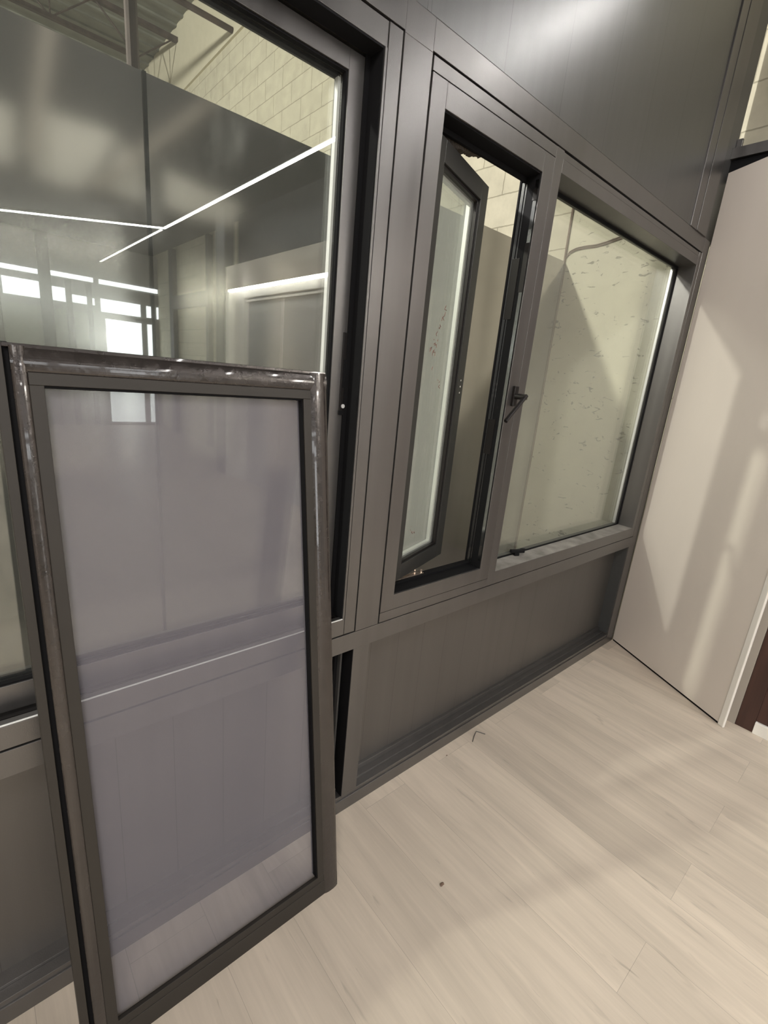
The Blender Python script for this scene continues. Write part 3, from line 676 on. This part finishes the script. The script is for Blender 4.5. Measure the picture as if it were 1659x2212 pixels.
# local: x right, z up the screen, front face y=0, thickness to +y
def rounded_bar(bm, along, a, b, u0, u1, y0, y1):
    """bar with a bulging front; along 'x' or 'z'; u is the cross direction in the plane"""
    prof = []
    n = 9
    for i in range(n + 1):
        t = i / n
        prof.append((u0 + (u1 - u0) * t, y0 + 0.0038 * (1 - math.sin(math.pi * min(1, max(0, t))) ** 0.6)))
    prof += [(u1, y1), (u0, y1)]
    vs0, vs1 = [], []
    for u, y in prof:
        if along == 'x':
            vs0.append(bm.verts.new((a, y, u))); vs1.append(bm.verts.new((b, y, u)))
        else:
            vs0.append(bm.verts.new((u, y, a))); vs1.append(bm.verts.new((u, y, b)))
    k = len(prof)
    bm.faces.new(vs0); bm.faces.new(list(reversed(vs1)))
    for i in range(k): bm.faces.new((vs0[i], vs0[(i + 1) % k], vs1[(i + 1) % k], vs1[i]))
W_ = 0.044
bm = bmesh.new(); rounded_bar(bm, 'x', 0.023, SW_ - 0.0, SH_ - W_, SH_ - 0.006, 0.0, 0.030)
bx(bm, 0.0, SW_, 0.004, 0.030, SH_ - 0.0065, SH_, 0.0008)
m_top = obj('top_member', bm, M['film'], sc_e)
bm = bmesh.new(); bx(bm, 0.0, SW_, 0.002, 0.030, 0.0, W_, 0.001)
m_bot = obj('bottom_member', bm, M['bead'], sc_e)
bm = bmesh.new(); rounded_bar(bm, 'z', 0.0, SH_ - 0.004, SW_ - W_, SW_, -0.001, 0.030)
m_right = obj('right_member', bm, M['film'], sc_e)
bm = bmesh.new(); rounded_bar(bm, 'z', 0.0, SH_ - 0.004, 0.023, W_, -0.001, 0.030)
m_left = obj('left_member', bm, M['film'], sc_e)
boxes('left_flange', [(0.0, 0.0145, 0.0, 0.030, 0.0, SH_ + 0.002)], M['bead'], sc_e)
boxes('groove', [(0.0145, 0.023, 0.012, 0.029, 0.0, SH_ + 0.002)], M['black'], sc_e, bev=0)
bw = 0.020
boxes('bead', [(W_, SW_ - W_, 0.001, 0.012, SH_ - W_ - bw, SH_ - W_)], M['bead'], m_top)
boxes('bead', [(W_, SW_ - W_, 0.003, 0.012, W_, W_ + bw)], M['bead'], m_bot)
boxes('bead', [(W_, W_ + bw, 0.002, 0.012, W_ + bw, SH_ - W_ - bw)], M['bead'], m_left)
boxes('bead', [(SW_ - W_ - bw, SW_ - W_, 0.002, 0.012, W_ + bw, SH_ - W_ - bw)], M['bead'], m_right)
boxes('inner_seal', [(SW_ - W_ - bw - 0.0025, SW_ - W_ - bw, 0.006, 0.028, W_ + bw, SH_ - W_ - bw), (W_ + bw, SW_ - W_ - bw, 0.006, 0.022, SH_ - W_ - bw - 0.003, SH_ - W_ - bw)], M['black'], sc_e, bev=0)
bm = bmesh.new()
vs = [bm.verts.new(v) for v in ((W_ + 0.01, 0.022, W_ + 0.01), (SW_ - W_ - 0.01, 0.022, W_ + 0.01), (SW_ - W_ - 0.01, 0.022, SH_ - W_ - 0.01), (W_ + 0.01, 0.022, SH_ - W_ - 0.01))]
bm.faces.new(vs)
obj('mesh_cloth', bm, M['mesh'], sc_e)

# ------------------------------------------------------------------ small things
lt = tag(empty('window_latch', (-1.115, 0.064, 0.7302), (0, 0, math.radians(-25))), 'small black latch lying on the sill of the fixed window', 'latch')
bm = bmesh.new(); bx(bm, -0.040, 0.026, -0.008, 0.008, 0.012, 0.026, 0.003); obj('latch_body', bm, M['black'], lt)
bm = bmesh.new(); bx(bm, -0.022, 0.000, -0.010, 0.010, 0.0, 0.013, 0.002); obj('latch_foot', bm, M['black'], lt)
bm = bmesh.new(); tube(bm, [(0.006, 0.0, 0.020), (0.026, 0.022, 0.018), (0.050, 0.034, 0.012)], 0.0055, 12); obj('latch_arm', bm, M['black'], lt)

bm = bmesh.new(); tube(bm, [(-1.400, -0.052, 0.0022), (-1.370, -0.036, 0.003), (-1.342, -0.024, 0.0042), (-1.330, -0.040, 0.003), (-1.321, -0.056, 0.0022)], 0.0016, 6)
tag(obj('bent_wire', bm, M['darkalu']), 'thin bent grey wire lying on the floor by the metal wall', 'wire')
bm = bmesh.new()
bmesh.ops.create_icosphere(bm, subdivisions=2, radius=0.006, matrix=Matrix.Translation((-1.930, -0.369, 0.0025)) @ Matrix.Diagonal((1.3, 0.8, 0.4, 1)))
for v in bm.verts: v.co += Vector((random.uniform(-.001, .001), random.uniform(-.001, .001), 0))
tag(obj('dirt_crumb', bm, M['conduit']), 'brown crumb of dirt in the middle of the plank floor', 'crumb', 'crumbs of dirt on the floor')
bm = bmesh.new()
bmesh.ops.create_icosphere(bm, subdivisions=1, radius=0.003, matrix=Matrix.Translation((-1.545, -0.04, 0.0016)) @ Matrix.Diagonal((1.5, 0.8, 0.5, 1)))
tag(obj('dirt_crumb', bm, M['conduit']), 'tiny dark crumb of dirt close to the bottom rail of the metal wall', 'crumb', 'crumbs of dirt on the floor')
